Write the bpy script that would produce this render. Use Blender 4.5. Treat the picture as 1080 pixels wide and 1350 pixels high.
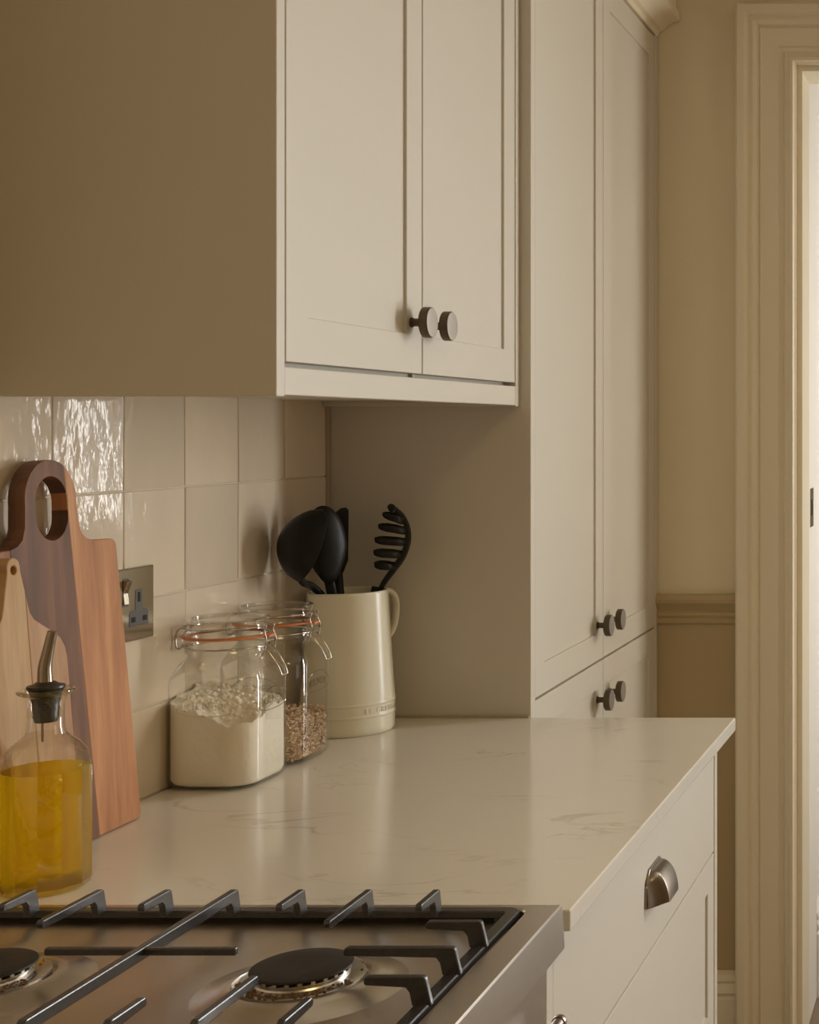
import bpy, bmesh, math, random
from mathutils import Vector, Matrix, noise as mnoise
from math import pi, sin, cos, sqrt, radians
random.seed(7)
for o in list(bpy.data.objects):
    bpy.data.objects.remove(o)
SC = bpy.context.scene
COL = SC.collection

# ------------------------------------------------------------------ camera
cam_d = bpy.data.cameras.new('camera')
cam_d.sensor_fit = 'HORIZONTAL'
cam_d.sensor_width = 36.0
cam_d.lens = 36.0 * 1930 / 1080
cam_d.shift_x = -(1300 - 540) / 1080
cam_d.shift_y = (562 - 675) / 1080
cam_d.clip_start = 0.02
cam = bpy.data.objects.new('camera', cam_d)
cam.location = (1.0, 0.0, 1.354)
cam.rotation_euler = (radians(90), 0, 0)
COL.objects.link(cam)
SC.camera = cam

# ------------------------------------------------------------------ world, daylight, exposure
W = bpy.data.worlds.new('world')
SC.world = W
W.use_nodes = True
W.node_tree.nodes['Background'].inputs[0].default_value = (0.85, 0.92, 1.0, 1)
W.node_tree.nodes['Background'].inputs[1].default_value = 0.6


def area(name, loc, rot, sx, sy, power, color):
    d = bpy.data.lights.new(name, 'AREA')
    d.shape = 'RECTANGLE'
    d.size, d.size_y = sx, sy
    d.energy = power
    d.color = color
    o = bpy.data.objects.new(name, d)
    o.location = loc
    o.rotation_euler = rot
    COL.objects.link(o)
    return o


# daylight entering by the glazed garden opening right of the doorway, facing into the kitchen
area('window_daylight', (2.20, 3.24, 1.44), (radians(-90), 0, 0), 0.62, 1.50, 68, (0.96, 0.985, 1.0))
# added unseen weak warm fill from the right, evening out the far cupboard
area('added_side_fill', (3.54, 1.35, 1.70), (0, radians(90), 0), 1.36, 0.80, 2.5, (1.0, 0.88, 0.70))
# daylight entering by the hallway side window
area('hall_daylight', (1.70, 4.34, 1.58), (0, radians(90), 0), 1.10, 0.10, 3.6, (1.0, 0.96, 0.90))
# added unseen fill beside the doorway, whitens the hall's left wall
area('added_hall_fill', (1.70, 3.50, 1.30), (0, radians(90), 0), 1.62, 0.40, 10.5, (1.0, 0.965, 0.90))
# added unseen overhead fill, warms the shade and lifts worktop and hob
area('added_warm_fill', (1.45, 0.35, 2.52), (0, 0, 0), 0.5, 0.5, 5.8, (1.0, 0.73, 0.33))

SC.view_settings.view_transform = 'Standard'
SC.view_settings.look = 'None'
SC.view_settings.gamma = 1
SC.view_settings.use_curve_mapping = False
SC.view_settings.exposure = 0.0

# ------------------------------------------------------------------ materials
MATS = {}


def mat(name, color, rough=0.5, metal=0.0, noise=None, bump=None, spec=0.5, coat=0.0):
    """noise=(scale, amount, stretch xyz): gentle tone variation; bump=(scale, strength, stretch)"""
    if name in MATS:
        return MATS[name]
    m = bpy.data.materials.new(name)
    m.use_nodes = True
    nt = m.node_tree
    b = nt.nodes['Principled BSDF']
    b.inputs['Base Color'].default_value = (*color, 1)
    b.inputs['Roughness'].default_value = rough
    b.inputs['Metallic'].default_value = metal
    b.inputs['Specular IOR Level'].default_value = spec
    b.inputs['Coat Weight'].default_value = coat
    tc = nt.nodes.new('ShaderNodeTexCoord')

    def tex(scale, st):
        mp = nt.nodes.new('ShaderNodeMapping')
        mp.inputs['Scale'].default_value = st
        nt.links.new(tc.outputs['Object'], mp.inputs[0])
        n = nt.nodes.new('ShaderNodeTexNoise')
        n.inputs['Scale'].default_value = scale
        n.inputs['Detail'].default_value = 4
        nt.links.new(mp.outputs[0], n.inputs['Vector'])
        return n
    if noise:
        n = tex(noise[0], noise[2] if len(noise) > 2 else (1, 1, 1))
        mx = nt.nodes.new('ShaderNodeMix')
        mx.data_type = 'RGBA'
        a = noise[1]
        mx.inputs[6].default_value = (*[c * (1 - a) for c in color], 1)
        mx.inputs[7].default_value = (*[min(1, c * (1 + a)) for c in color], 1)
        nt.links.new(n.outputs['Fac'], mx.inputs[0])
        nt.links.new(mx.outputs[2], b.inputs['Base Color'])
    if bump:
        n = tex(bump[0], bump[2] if len(bump) > 2 else (1, 1, 1))
        bp = nt.nodes.new('ShaderNodeBump')
        bp.inputs['Strength'].default_value = bump[1]
        bp.inputs['Distance'].default_value = 0.002
        nt.links.new(n.outputs['Fac'], bp.inputs['Height'])
        nt.links.new(bp.outputs[0], b.inputs['Normal'])
    MATS[name] = m
    return m


PAINT = mat('cabinet_paint', (0.635, 0.592, 0.508), 0.44, noise=(6, 0.02))
WALLP = mat('wall_paint', (0.84, 0.75, 0.55), 0.7, noise=(9, 0.03), bump=(60, 0.05))
LOWP = mat('lower_wall_paint', (0.50, 0.39, 0.22), 0.6, noise=(9, 0.03), bump=(60, 0.05))
WHITEP = mat('hall_white_paint', (0.80, 0.77, 0.71), 0.6)
TRIMP = mat('trim_paint', (0.84, 0.76, 0.59), 0.38, noise=(14, 0.02))
CEIL = mat('ceiling_paint', (0.56, 0.46, 0.31), 0.8)
ROOMP = mat('room_paint', (0.44, 0.31, 0.17), 0.8)
GROUT = mat('grout', (0.66, 0.57, 0.45), 0.85, noise=(90, 0.08))
WOODF = mat('floor_oak', (0.24, 0.17, 0.115), 0.4, noise=(7, 0.25, (6, .6, 1)), bump=(30, 0.08, (6, .6, 1)))
STEEL = mat('brushed_steel', (0.60, 0.555, 0.50), 0.32, 1.0, noise=(60, 0.10, (30, 1, 30)), bump=(60, 0.03, (40, 1, 40)))
STEELP = mat('hob_pan_steel', (0.66, 0.60, 0.52), 0.42, 1.0, noise=(14, 0.16), bump=(18, 0.05))
DOMEST = mat('burner_dome_steel', (0.66, 0.61, 0.54), 0.27, 1.0, noise=(14, 0.1))
CHROME = mat('polished_wire', (0.62, 0.60, 0.56), 0.12, 1.0)
NICKEL = mat('polished_nickel', (0.56, 0.50, 0.39), 0.14, 1.0)
PEWTER = mat('pewter', (0.30, 0.255, 0.21), 0.33, 1.0, noise=(30, 0.06))
BRONZE = mat('dark_bronze', (0.115, 0.085, 0.055), 0.42, 0.75, bump=(160, 0.3))
KNOBF = mat('knob_face_metal', (0.30, 0.265, 0.225), 0.50, 1.0)
IRON = mat('cast_iron', (0.034, 0.033, 0.035), 0.27, 0.0, noise=(200, 0.4), bump=(260, 0.08), spec=0.9)
ENAMEL = mat('burner_cap_enamel', (0.020, 0.016, 0.012), 0.55, 0.0, noise=(120, 0.5), bump=(300, 0.1))
BRASSY = mat('burner_ring_alloy', (0.66, 0.63, 0.575), 0.28, 1.0, noise=(70, 0.25))
CRUMB = mat('burnt_crumbs', (0.15, 0.075, 0.03), 0.8, noise=(200, 0.6), bump=(200, 0.5))
BLACKP = mat('black_nylon', (0.0065, 0.006, 0.0055), 0.45, bump=(500, 0.04), spec=0.35)
DARK = mat('socket_dark_plastic', (0.060, 0.052, 0.040), 0.45)
HOLE = mat('socket_hole', (0.006, 0.005, 0.005), 0.8)
CERAM = mat('cream_stoneware', (0.80, 0.76, 0.62), 0.26)
SEAL = mat('orange_rubber', (0.66, 0.21, 0.06), 0.45)
FLOUR = mat('flour', (0.92, 0.87, 0.75), 0.95, noise=(40, 0.04), bump=(120, 0.35))
RUBBER = mat('black_rubber', (0.03, 0.026, 0.018), 0.35)
POURST = mat('pourer_steel', (0.38, 0.33, 0.27), 0.22, 1.0)
SILIC = mat('silicone_bead', (0.42, 0.33, 0.22), 0.6)


def glass_thin(name, tint, refl=1.0, edge=0.5):
    """clear thin-walled glass: straight transmission plus Fresnel reflection"""
    m = bpy.data.materials.new(name)
    m.use_nodes = True
    nt = m.node_tree
    nt.nodes.clear()
    out = nt.nodes.new('ShaderNodeOutputMaterial')
    tr = nt.nodes.new('ShaderNodeBsdfTransparent')
    lw = nt.nodes.new('ShaderNodeLayerWeight')
    lw.inputs['Blend'].default_value = edge
    mc = nt.nodes.new('ShaderNodeMix')
    mc.data_type = 'RGBA'
    mc.inputs[6].default_value = (*tint, 1)
    mc.inputs[7].default_value = (*[t * 0.70 for t in tint], 1)
    pw = nt.nodes.new('ShaderNodeMath')
    pw.operation = 'POWER'
    pw.inputs[1].default_value = 2.2
    nt.links.new(lw.outputs['Facing'], pw.inputs[0])
    nt.links.new(pw.outputs[0], mc.inputs[0])
    nt.links.new(mc.outputs[2], tr.inputs[0])
    gl = nt.nodes.new('ShaderNodeBsdfGlossy')
    gl.inputs['Roughness'].default_value = 0.03
    gl.inputs['Color'].default_value = (1, 1, 1, 1)
    lf = nt.nodes.new('ShaderNodeLayerWeight')
    lf.inputs['Blend'].default_value = 0.5
    p5 = nt.nodes.new('ShaderNodeMath')
    p5.operation = 'POWER'
    p5.inputs[1].default_value = 3.2
    nt.links.new(lf.outputs['Facing'], p5.inputs[0])
    mul = nt.nodes.new('ShaderNodeMath')
    mul.operation = 'MULTIPLY_ADD'
    mul.inputs[1].default_value = 0.55 * refl
    mul.inputs[2].default_value = 0.045 * refl
    nt.links.new(p5.outputs[0], mul.inputs[0])
    mx = nt.nodes.new('ShaderNodeMixShader')
    nt.links.new(mul.outputs[0], mx.inputs[0])
    nt.links.new(tr.outputs[0], mx.inputs[1])
    nt.links.new(gl.outputs[0], mx.inputs[2])
    nt.links.new(mx.outputs[0], out.inputs[0])
    return m


GLASS = glass_thin('clear_glass', (0.985, 0.98, 0.96), 1.25)
GLASSL = glass_thin('thick_glass', (0.74, 0.72, 0.56), 2.0, 0.6)
GLASSL2 = glass_thin('lid_glass', (0.97, 0.965, 0.94), 1.7, 0.55)
GLASSE = glass_thin('embossed_glass', (0.90, 0.88, 0.83), 1.4, 0.5)
GLASSB = glass_thin('bottle_glass', (0.98, 0.975, 0.945), 1.7)


def oil_mat():
    m = bpy.data.materials.new('olive_oil')
    m.use_nodes = True
    nt = m.node_tree
    nt.nodes.clear()
    out = nt.nodes.new('ShaderNodeOutputMaterial')
    rf = nt.nodes.new('ShaderNodeBsdfRefraction')
    rf.inputs['Color'].default_value = (1.0, 0.86, 0.10, 1)
    rf.inputs['IOR'].default_value = 1.30
    rf.inputs['Roughness'].default_value = 0.02
    tp = nt.nodes.new('ShaderNodeBsdfTransparent')
    tp.inputs[0].default_value = (1.0, 0.88, 0.12, 1)
    tl = nt.nodes.new('ShaderNodeBsdfTranslucent')
    tl.inputs[0].default_value = (1.0, 0.80, 0.03, 1)
    a = nt.nodes.new('ShaderNodeMixShader')
    a.inputs[0].default_value = 0.35
    nt.links.new(rf.outputs[0], a.inputs[1])
    nt.links.new(tp.outputs[0], a.inputs[2])
    b = nt.nodes.new('ShaderNodeMixShader')
    b.inputs[0].default_value = 0.30
    nt.links.new(a.outputs[0], b.inputs[1])
    nt.links.new(tl.outputs[0], b.inputs[2])
    nt.links.new(b.outputs[0], out.inputs[0])
    return m


OIL = oil_mat()


def tile_mat(i):
    base = (0.70, 0.60, 0.465)
    k = [1.0, 0.95, 1.05, 0.98][i]
    m = bpy.data.materials.new('glazed_tile')
    m.use_nodes = True
    nt = m.node_tree
    b = nt.nodes['Principled BSDF']
    b.inputs['Roughness'].default_value = 0.055
    b.inputs['Specular IOR Level'].default_value = 0.6
    tc = nt.nodes.new('ShaderNodeTexCoord')
    mp = nt.nodes.new('ShaderNodeMapping')
    mp.inputs['Location'].default_value = (i * 3.1, i * 1.7, 0)
    mp.inputs['Scale'].default_value = (1, 1, 0.55)
    nt.links.new(tc.outputs['Object'], mp.inputs[0])
    oi = nt.nodes.new('ShaderNodeObjectInfo')
    ad = nt.nodes.new('ShaderNodeVectorMath')
    nt.links.new(mp.outputs[0], ad.inputs[0])
    cx = nt.nodes.new('ShaderNodeVectorMath')
    cx.operation = 'SCALE'
    nt.links.new(oi.outputs['Location'], cx.inputs[0])
    cx.inputs[3].default_value = 7.0
    nt.links.new(cx.outputs[0], ad.inputs[1])
    n1 = nt.nodes.new('ShaderNodeTexNoise')
    n1.inputs['Scale'].default_value = 16
    n1.inputs['Detail'].default_value = 2
    nt.links.new(ad.outputs[0], n1.inputs['Vector'])
    n2 = nt.nodes.new('ShaderNodeTexNoise')
    n2.inputs['Scale'].default_value = 90
    n2.inputs['Detail'].default_value = 2
    nt.links.new(ad.outputs[0], n2.inputs['Vector'])
    mx = nt.nodes.new('ShaderNodeMix')
    mx.data_type = 'RGBA'
    mx.inputs[6].default_value = (*[c * k * 0.94 for c in base], 1)
    mx.inputs[7].default_value = (*[c * k * 1.06 for c in base], 1)
    nt.links.new(n1.outputs['Fac'], mx.inputs[0])
    nt.links.new(mx.outputs[2], b.inputs['Base Color'])
    sm = nt.nodes.new('ShaderNodeMath')
    sm.operation = 'MULTIPLY_ADD'
    sm.inputs[1].default_value = 0.16
    nt.links.new(n2.outputs['Fac'], sm.inputs[0])
    nt.links.new(n1.outputs['Fac'], sm.inputs[2])
    bp = nt.nodes.new('ShaderNodeBump')
    bp.inputs['Strength'].default_value = 0.42
    bp.inputs['Distance'].default_value = 0.003
    nt.links.new(sm.outputs[0], bp.inputs['Height'])
    nt.links.new(bp.outputs[0], b.inputs['Normal'])
    return m


TILES = [tile_mat(i) for i in range(4)]


def marble():
    m = bpy.data.materials.new('marbled_quartz')
    m.use_nodes = True
    nt = m.node_tree
    b = nt.nodes['Principled BSDF']
    b.inputs['Roughness'].default_value = 0.14
    tc = nt.nodes.new('ShaderNodeTexCoord')
    mp = nt.nodes.new('ShaderNodeMapping')
    mp.inputs['Rotation'].default_value = (0, 0, radians(35))
    mp.inputs['Scale'].default_value = (1.0, 2.0, 1.0)
    nt.links.new(tc.outputs['Object'], mp.inputs[0])

    def noise(scale, det, dist=0.0):
        n = nt.nodes.new('ShaderNodeTexNoise')
        n.inputs['Scale'].default_value = scale
        n.inputs['Detail'].default_value = det
        n.inputs['Distortion'].default_value = dist
        nt.links.new(mp.outputs[0], n.inputs['Vector'])
        return n

    def ramp(src, stops):
        r = nt.nodes.new('ShaderNodeValToRGB')
        e = r.color_ramp.elements
        e[0].position, e[0].color = stops[0]
        e[1].position, e[1].color = stops[-1]
        for p, c in stops[1:-1]:
            k = e.new(p)
            k.color = c
        nt.links.new(src, r.inputs[0])
        return r
    n1 = noise(3.4, 6, 1.3)
    vein = ramp(n1.outputs['Fac'], [(0.485, (0, 0, 0, 1)), (0.5, (1, 1, 1, 1)), (0.515, (0, 0, 0, 1))])
    n2 = noise(5.0, 3)
    msk = ramp(n2.outputs['Fac'], [(0.50, (0, 0, 0, 1)), (0.68, (1, 1, 1, 1))])
    n3 = noise(2.2, 4)
    base = nt.nodes.new('ShaderNodeMix')
    base.data_type = 'RGBA'
    base.inputs[6].default_value = (0.77, 0.73, 0.645, 1)
    base.inputs[7].default_value = (0.84, 0.80, 0.715, 1)
    nt.links.new(n3.outputs['Fac'], base.inputs[0])
    mu = nt.nodes.new('ShaderNodeMath')
    mu.operation = 'MULTIPLY'
    nt.links.new(vein.outputs[0], mu.inputs[0])
    nt.links.new(msk.outputs[0], mu.inputs[1])
    m2 = nt.nodes.new('ShaderNodeMath')
    m2.operation = 'MULTIPLY'
    m2.inputs[1].default_value = 0.42
    nt.links.new(mu.outputs[0], m2.inputs[0])
    mx = nt.nodes.new('ShaderNodeMix')
    mx.data_type = 'RGBA'
    nt.links.new(m2.outputs[0], mx.inputs[0])
    nt.links.new(base.outputs[2], mx.inputs[6])
    mx.inputs[7].default_value = (0.36, 0.28, 0.17, 1)
    nt.links.new(mx.outputs[2], b.inputs['Base Color'])
    return m


MARBLE = marble()


def wood(name, c1, c2, c3, seed):
    m = bpy.data.materials.new(name)
    m.use_nodes = True
    nt = m.node_tree
    b = nt.nodes['Principled BSDF']
    b.inputs['Roughness'].default_value = 0.5
    b.inputs['Specular IOR Level'].default_value = 0.28
    tc = nt.nodes.new('ShaderNodeTexCoord')
    mp = nt.nodes.new('ShaderNodeMapping')
    mp.inputs['Location'].default_value = (seed, seed * 2.3, seed * .7)
    mp.inputs['Scale'].default_value = (1.0, 1.0, 0.10)
    nt.links.new(tc.outputs['Object'], mp.inputs[0])
    n = nt.nodes.new('ShaderNodeTexNoise')
    n.inputs['Scale'].default_value = 34
    n.inputs['Detail'].default_value = 5
    n.inputs['Distortion'].default_value = 0.6
    nt.links.new(mp.outputs[0], n.inputs['Vector'])
    g = nt.nodes.new('ShaderNodeTexNoise')
    g.inputs['Scale'].default_value = 240
    g.inputs['Detail'].default_value = 3
    nt.links.new(mp.outputs[0], g.inputs['Vector'])
    r = nt.nodes.new('ShaderNodeValToRGB')
    e = r.color_ramp.elements
    e[0].position, e[0].color = 0.30, (*c1, 1)
    e[1].position, e[1].color = 0.72, (*c3, 1)
    k = e.new(0.52)
    k.color = (*c2, 1)
    nt.links.new(n.outputs['Fac'], r.inputs[0])
    mx = nt.nodes.new('ShaderNodeMix')
    mx.data_type = 'RGBA'
    mx.blend_type = 'MULTIPLY'
    mx.inputs[0].default_value = 0.30
    nt.links.new(r.outputs[0], mx.inputs[6])
    nt.links.new(g.outputs['Fac'], mx.inputs[7])
    nt.links.new(mx.outputs[2], b.inputs['Base Color'])
    return m


# ------------------------------------------------------------------ mesh helpers
def obj(name, bm, material, parent=None, smooth=False, bevel=0.0, seg=2, loc=None):
    bmesh.ops.recalc_face_normals(bm, faces=bm.faces)
    me = bpy.data.meshes.new(name)
    bm.to_mesh(me)
    bm.free()
    if smooth:
        for p in me.polygons:
            p.use_smooth = True
    o = bpy.data.objects.new(name, me)
    me.materials.append(material)
    COL.objects.link(o)
    if parent:
        o.parent = parent
    if loc:
        o.location = loc
    if bevel:
        md = o.modifiers.new('bevel', 'BEVEL')
        md.width = bevel
        md.segments = seg
        md.limit_method = 'ANGLE'
        md.angle_limit = radians(35)
        md.harden_normals = False
    return o


def smooth_angle(o, ang=35):
    me = o.data
    for p in me.polygons:
        p.use_smooth = True
    me.set_sharp_from_angle(angle=radians(ang))
    return o


def empty(name, loc=(0, 0, 0)):
    o = bpy.data.objects.new(name, None)
    o.empty_display_size = 0.02
    o.location = loc
    COL.objects.link(o)
    return o


def tag(o, label=None, cat=None, group=None, kind=None):
    if label:
        o['label'] = label
    if cat:
        o['category'] = cat
    if group:
        o['group'] = group
    if kind:
        o['kind'] = kind
    return o


def box(bm, x0, x1, y0, y1, z0, z1):
    vs = [bm.verts.new(p) for p in ((x0, y0, z0), (x1, y0, z0), (x1, y1, z0), (x0, y1, z0),
                                    (x0, y0, z1), (x1, y0, z1), (x1, y1, z1), (x0, y1, z1))]
    fs = []
    for f in ((0, 3, 2, 1), (4, 5, 6, 7), (0, 1, 5, 4), (1, 2, 6, 5), (2, 3, 7, 6), (3, 0, 4, 7)):
        fs.append(bm.faces.new([vs[i] for i in f]))
    return fs  # bottom, top, -y, +x, +y, -x


def mkbox(name, b, material, parent=None, bevel=0.0, **k):
    bm = bmesh.new()
    box(bm, *b)
    return obj(name, bm, material, parent, bevel=bevel, **k)


def mkboxes(name, bs, material, parent=None, bevel=0.0, **k):
    bm = bmesh.new()
    for b in bs:
        box(bm, *b)
    return obj(name, bm, material, parent, bevel=bevel, **k)


def loft(bm, rings, cap0=True, cap1=True, closed=True):
    """rings: list of lists of Vector, equal length"""
    R = [[bm.verts.new(p) for p in r] for r in rings]
    n = len(rings[0])
    for a, b in zip(R[:-1], R[1:]):
        for i in range(n if closed else n - 1):
            j = (i + 1) % n
            bm.faces.new((a[i], a[j], b[j], b[i]))
    if cap0:
        bm.faces.new(R[0][::-1])
    if cap1:
        bm.faces.new(R[-1])
    return R


def lathe(bm, prof, n=48, center=(0, 0, 0), axis='Z', cap0=True, cap1=True):
    rings = []
    c = Vector(center)
    for r, h in prof:
        ring = []
        for i in range(n):
            a = 2 * pi * i / n
            if axis == 'Z':
                p = Vector((r * cos(a), r * sin(a), h))
            elif axis == 'X':
                p = Vector((h, r * cos(a), r * sin(a)))
            else:
                p = Vector((r * cos(a), h, r * sin(a)))
            ring.append(c + p)
        rings.append(ring)
    return loft(bm, rings, cap0, cap1)


def tube(bm, pts, r, n=8, closed=False, r_fn=None):
    pts = [Vector(p) for p in pts]
    rings = []
    m = len(pts)
    prev = None
    for i, p in enumerate(pts):
        if closed:
            t = pts[(i + 1) % m] - pts[i - 1]
        else:
            t = pts[min(i + 1, m - 1)] - pts[max(i - 1, 0)]
        t.normalize()
        if prev is None:
            u = Vector((0, 0, 1)) if abs(t.z) < 0.9 else Vector((1, 0, 0))
            u = (u - t * u.dot(t)).normalized()
        else:
            u = (prev - t * prev.dot(t)).normalized()
        prev = u
        v = t.cross(u)
        rr = r_fn(i / (m - 1)) if r_fn else r
        rings.append([p + (u * cos(2 * pi * k / n) + v * sin(2 * pi * k / n)) * rr for k in range(n)])
    if closed:
        rings.append(rings[0])
        R = [[bm.verts.new(q) for q in rg] for rg in rings[:-1]]
        R.append(R[0])
        for a, b in zip(R[:-1], R[1:]):
            for i in range(n):
                j = (i + 1) % n
                bm.faces.new((a[i], a[j], b[j], b[i]))
    else:
        loft(bm, rings)


def spline(pts, n=6):
    """Catmull-Rom through points"""
    P = [Vector(p) for p in pts]
    out = []
    for i in range(len(P) - 1):
        p0 = P[max(i - 1, 0)]
        p1, p2 = P[i], P[i + 1]
        p3 = P[min(i + 2, len(P) - 1)]
        for k in range(n):
            t = k / n
            out.append(0.5 * ((2 * p1) + (p2 - p0) * t + (2 * p0 - 5 * p1 + 4 * p2 - p3) * t * t + (3 * p1 - p0 - 3 * p2 + p3) * t ** 3))
    out.append(P[-1])
    return out


def text_mesh(s, size, extrude, font_spacing=1.0):
    c = bpy.data.curves.new('lettering', 'FONT')
    c.body = s
    c.size = size
    c.extrude = extrude
    c.space_character = font_spacing
    c.resolution_u = 4
    o = bpy.data.objects.new('lettering_tmp', c)
    COL.objects.link(o)
    bpy.context.view_layer.update()
    dg = bpy.context.evaluated_depsgraph_get()
    me = bpy.data.meshes.new_from_object(o.evaluated_get(dg))
    bpy.data.objects.remove(o)
    bpy.data.curves.remove(c)
    return me


# ------------------------------------------------------------------ the room shell
FY = 3.095          # kitchen side of the far wall
XW = -0.004         # face of the tiles
ZC = 0.910          # worktop surface
floor = tag(mkbox('floor', (-0.2, 3.7, -1.7, 6.2, -0.08, -0.018), mat('subfloor', (0.08, 0.06, 0.045), 0.8)), kind='structure')
plank_me = None
for i in range(28):
    x0 = -0.12 + i * 0.137
    for j, (ya, yb) in enumerate(((-1.6, 0.9 + 0.2 * (i % 3)), (0.9 + 0.2 * (i % 3), 3.3 + 0.25 * (i % 4)), (3.3 + 0.25 * (i % 4), 6.1))):
        mkbox('plank', (x0 + .0006, x0 + .1362, ya + .0006, yb - .0006, -0.018, 0.0), WOODF, floor, bevel=0.001, seg=1)
tag(mkbox('ceiling', (-0.2, 3.7, -1.7, 6.2, 2.55, 2.65), CEIL), kind='structure')
wall_left = tag(mkbox('wall_left', (-0.14, XW - 0.0016, -1.7, FY + 0.1, 0, 2.55), GROUT), kind='structure')
tag(mkbox('wall_near', (-0.14, 3.7, -1.7, -1.6, 0, 2.55), ROOMP), kind='structure')
tag(mkboxes('wall_right', [(3.5, 3.6, -1.6, 0.92, 0, 2.55), (3.5, 3.6, 1.78, 3.3, 0, 2.55), (3.5, 3.6, 0.92, 1.78, 0, 1.0), (3.5, 3.6, 0.92, 1.78, 2.40, 2.55)], ROOMP), kind='structure')  # the opening is invented to let the side fill in
tag(mkboxes('added_side_opening', [(3.505, 3.535, 0.92, 0.95, 1.0, 2.4), (3.505, 3.535, 1.75, 1.78, 1.0, 2.4), (3.505, 3.535, 0.95, 1.75, 1.0, 1.03), (3.505, 3.535, 0.95, 1.75, 2.37, 2.40)], mat('window_white', (.7, .67, .6), .5)), kind='structure')  # added frame, no window known here; surrounds the side fill

# far wall with the doorway (X 0.60-1.40) and the garden opening (X 1.87-2.53)
DX0, DX1, DZ = 0.600, 1.40, 2.117
tag(mkboxes('wall_far', [(XW - .004, DX0, FY, FY + .12, 0.97, 2.55), (DX0, DX1, FY, FY + .12, DZ, 2.55),
                         (DX1, 1.87, FY, FY + .12, 0, 2.55), (1.87, 2.53, FY, FY + .12, 2.25, 2.55),
                         (1.87, 2.53, FY, FY + .12, 0, 0.69), (2.53, 3.6, FY, FY + .12, 0, 2.55)], WALLP), kind='structure')
tag(mkbox('wall_far_lower', (XW - .004, DX0, FY, FY + .12, 0, 0.97), LOWP), kind='structure')
# garden window frame, beyond the picture's right edge
win = tag(mkboxes('window_1', [(1.87, 1.89, FY + .03, FY + .09, 0.69, 2.25), (2.51, 2.53, FY + .03, FY + .09, 0.69, 2.25),
                               (1.89, 2.51, FY + .03, FY + .09, 0.69, 0.72), (1.89, 2.51, FY + .03, FY + .09, 2.22, 2.25)], TRIMP), kind='structure')

# tiles, each a slightly uneven piece
TS = 0.1305
GR = 0.0018
tile_meshes = []
for k in range(6):
    bm = bmesh.new()
    hw = TS / 2 - GR / 2
    f = box(bm, -0.004, 0.0, -hw, hw, -hw, hw)
    me_o = obj('tile', bm, TILES[k % 4], None, bevel=0.0012)
    tile_meshes.append(me_o)
half = []
y_edges = [2.2265 - TS * i for i in range(0, 11)]
first_used = set()


def put_tile(k, y, z, full=True, dims=None):
    if dims:
        bm = bmesh.new()
        box(bm, -0.004, 0, -dims[0] / 2 + GR / 2, dims[0] / 2 - GR / 2, -dims[1] / 2 + GR / 2, dims[1] / 2 - GR / 2)
        o = obj('tile', bm, TILES[k % 4], wall_left, bevel=0.0012)
    elif k not in first_used:
        first_used.add(k)
        o = tile_meshes[k]
        o.parent = wall_left
    else:
        o = tile_meshes[k].copy()
        COL.objects.link(o)
        o.parent = wall_left
    o.location = (XW + random.uniform(-.0004, .0004), y, z)
    o.rotation_euler = (random.uniform(-.004, .004), random.uniform(-.008, .008), random.uniform(-.012, .012))


ZR = [1.278 + TS, 1.278, 1.148, 1.018]
for i in range(10):
    y = y_edges[i] - TS / 2
    put_tile(random.randrange(6), y, 1.278 + TS / 2)
    put_tile(random.randrange(6), y, 1.213)
    put_tile(random.randrange(6), y, 1.083)
    put_tile(random.randrange(4), y, (1.018 + ZC) / 2, dims=(TS, 1.018 - ZC - .0005))
for k in range(6):
    if k not in first_used:
        bpy.data.objects.remove(tile_meshes[k])

# dado rail, skirting, door casing
def extrude_profile(bm, prof, a0, a1, place):
    """prof: list of (p,q); place(p,q,a)->Vector"""
    loft(bm, [[place(p, q, a0) for p, q in prof], [place(p, q, a1) for p, q in prof]])


bm = bmesh.new()
dado = [(0, .938), (.006, .938), (.008, .946), (.005, .949), (.010, .955), (.010, .961), (.006, .964), (.013, .974),
        (.020, .982), (.022, .990), (.018, 1.0), (0, 1.0)]
extrude_profile(bm, dado, XW, .477, lambda p, q, a: Vector((a, FY - p, q)))
tag(obj('trim_1', bm, LOWP, bevel=.0008), kind='structure')
bm = bmesh.new()
sk = [(0, 0), (.020, 0), (.020, .150), (.0165, .153), (.0165, .157), (.022, .163), (.016, .182), (.020, .188), (.018, .200), (.006, .205), (0, .205)]
extrude_profile(bm, sk, XW, .477, lambda p, q, a: Vector((a, FY - p, q)))
tag(obj('baseboard_far', bm, TRIMP, bevel=.0008), kind='structure')

# architrave: mitred profile swept up, across, down.  p = distance from the opening edge, q = projection
arch = [(.136, 0), (.136, .034), (.131, .038), (.116, .038), (.110, .034), (.106, .026), (.097, .029), (.088, .024), (.084, .017), (.080, .020), (.076, .018),
        (.040, .018), (.037, .014), (.028, .012), (.024, .018), (.016, .021), (.012, .024), (.006, .023), (.003, .016), (0, .014), (0, 0)]
bm = bmesh.new()
stations = []
for (sx, bx, bz) in ((-1, DX0, 0), (-1, DX0, DZ), (1, DX1, DZ), (1, DX1, 0)):
    ring = []
    for p, q in arch:
        p *= .912
        ring.append(Vector((bx + sx * p, FY - q, bz + (p if bz else 0))))
    stations.append(ring)
loft(bm, stations)
tag(smooth_angle(obj('trim_2', bm, TRIMP), 30), kind='structure')
# door lining with its stop and strike plate
lin = mkboxes('door_1', [(DX0 - .001, DX0 + .012, FY + .001, FY + .1195, 0, DZ - .012), (DX1 - .012, DX1 + .001, FY + .001, FY + .1195, 0, DZ - .012),
                         (DX0 - .001, DX1 + .001, FY + .001, FY + .1195, DZ - .012, DZ + .001)], TRIMP, bevel=.001)
tag(lin, kind='structure')
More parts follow.
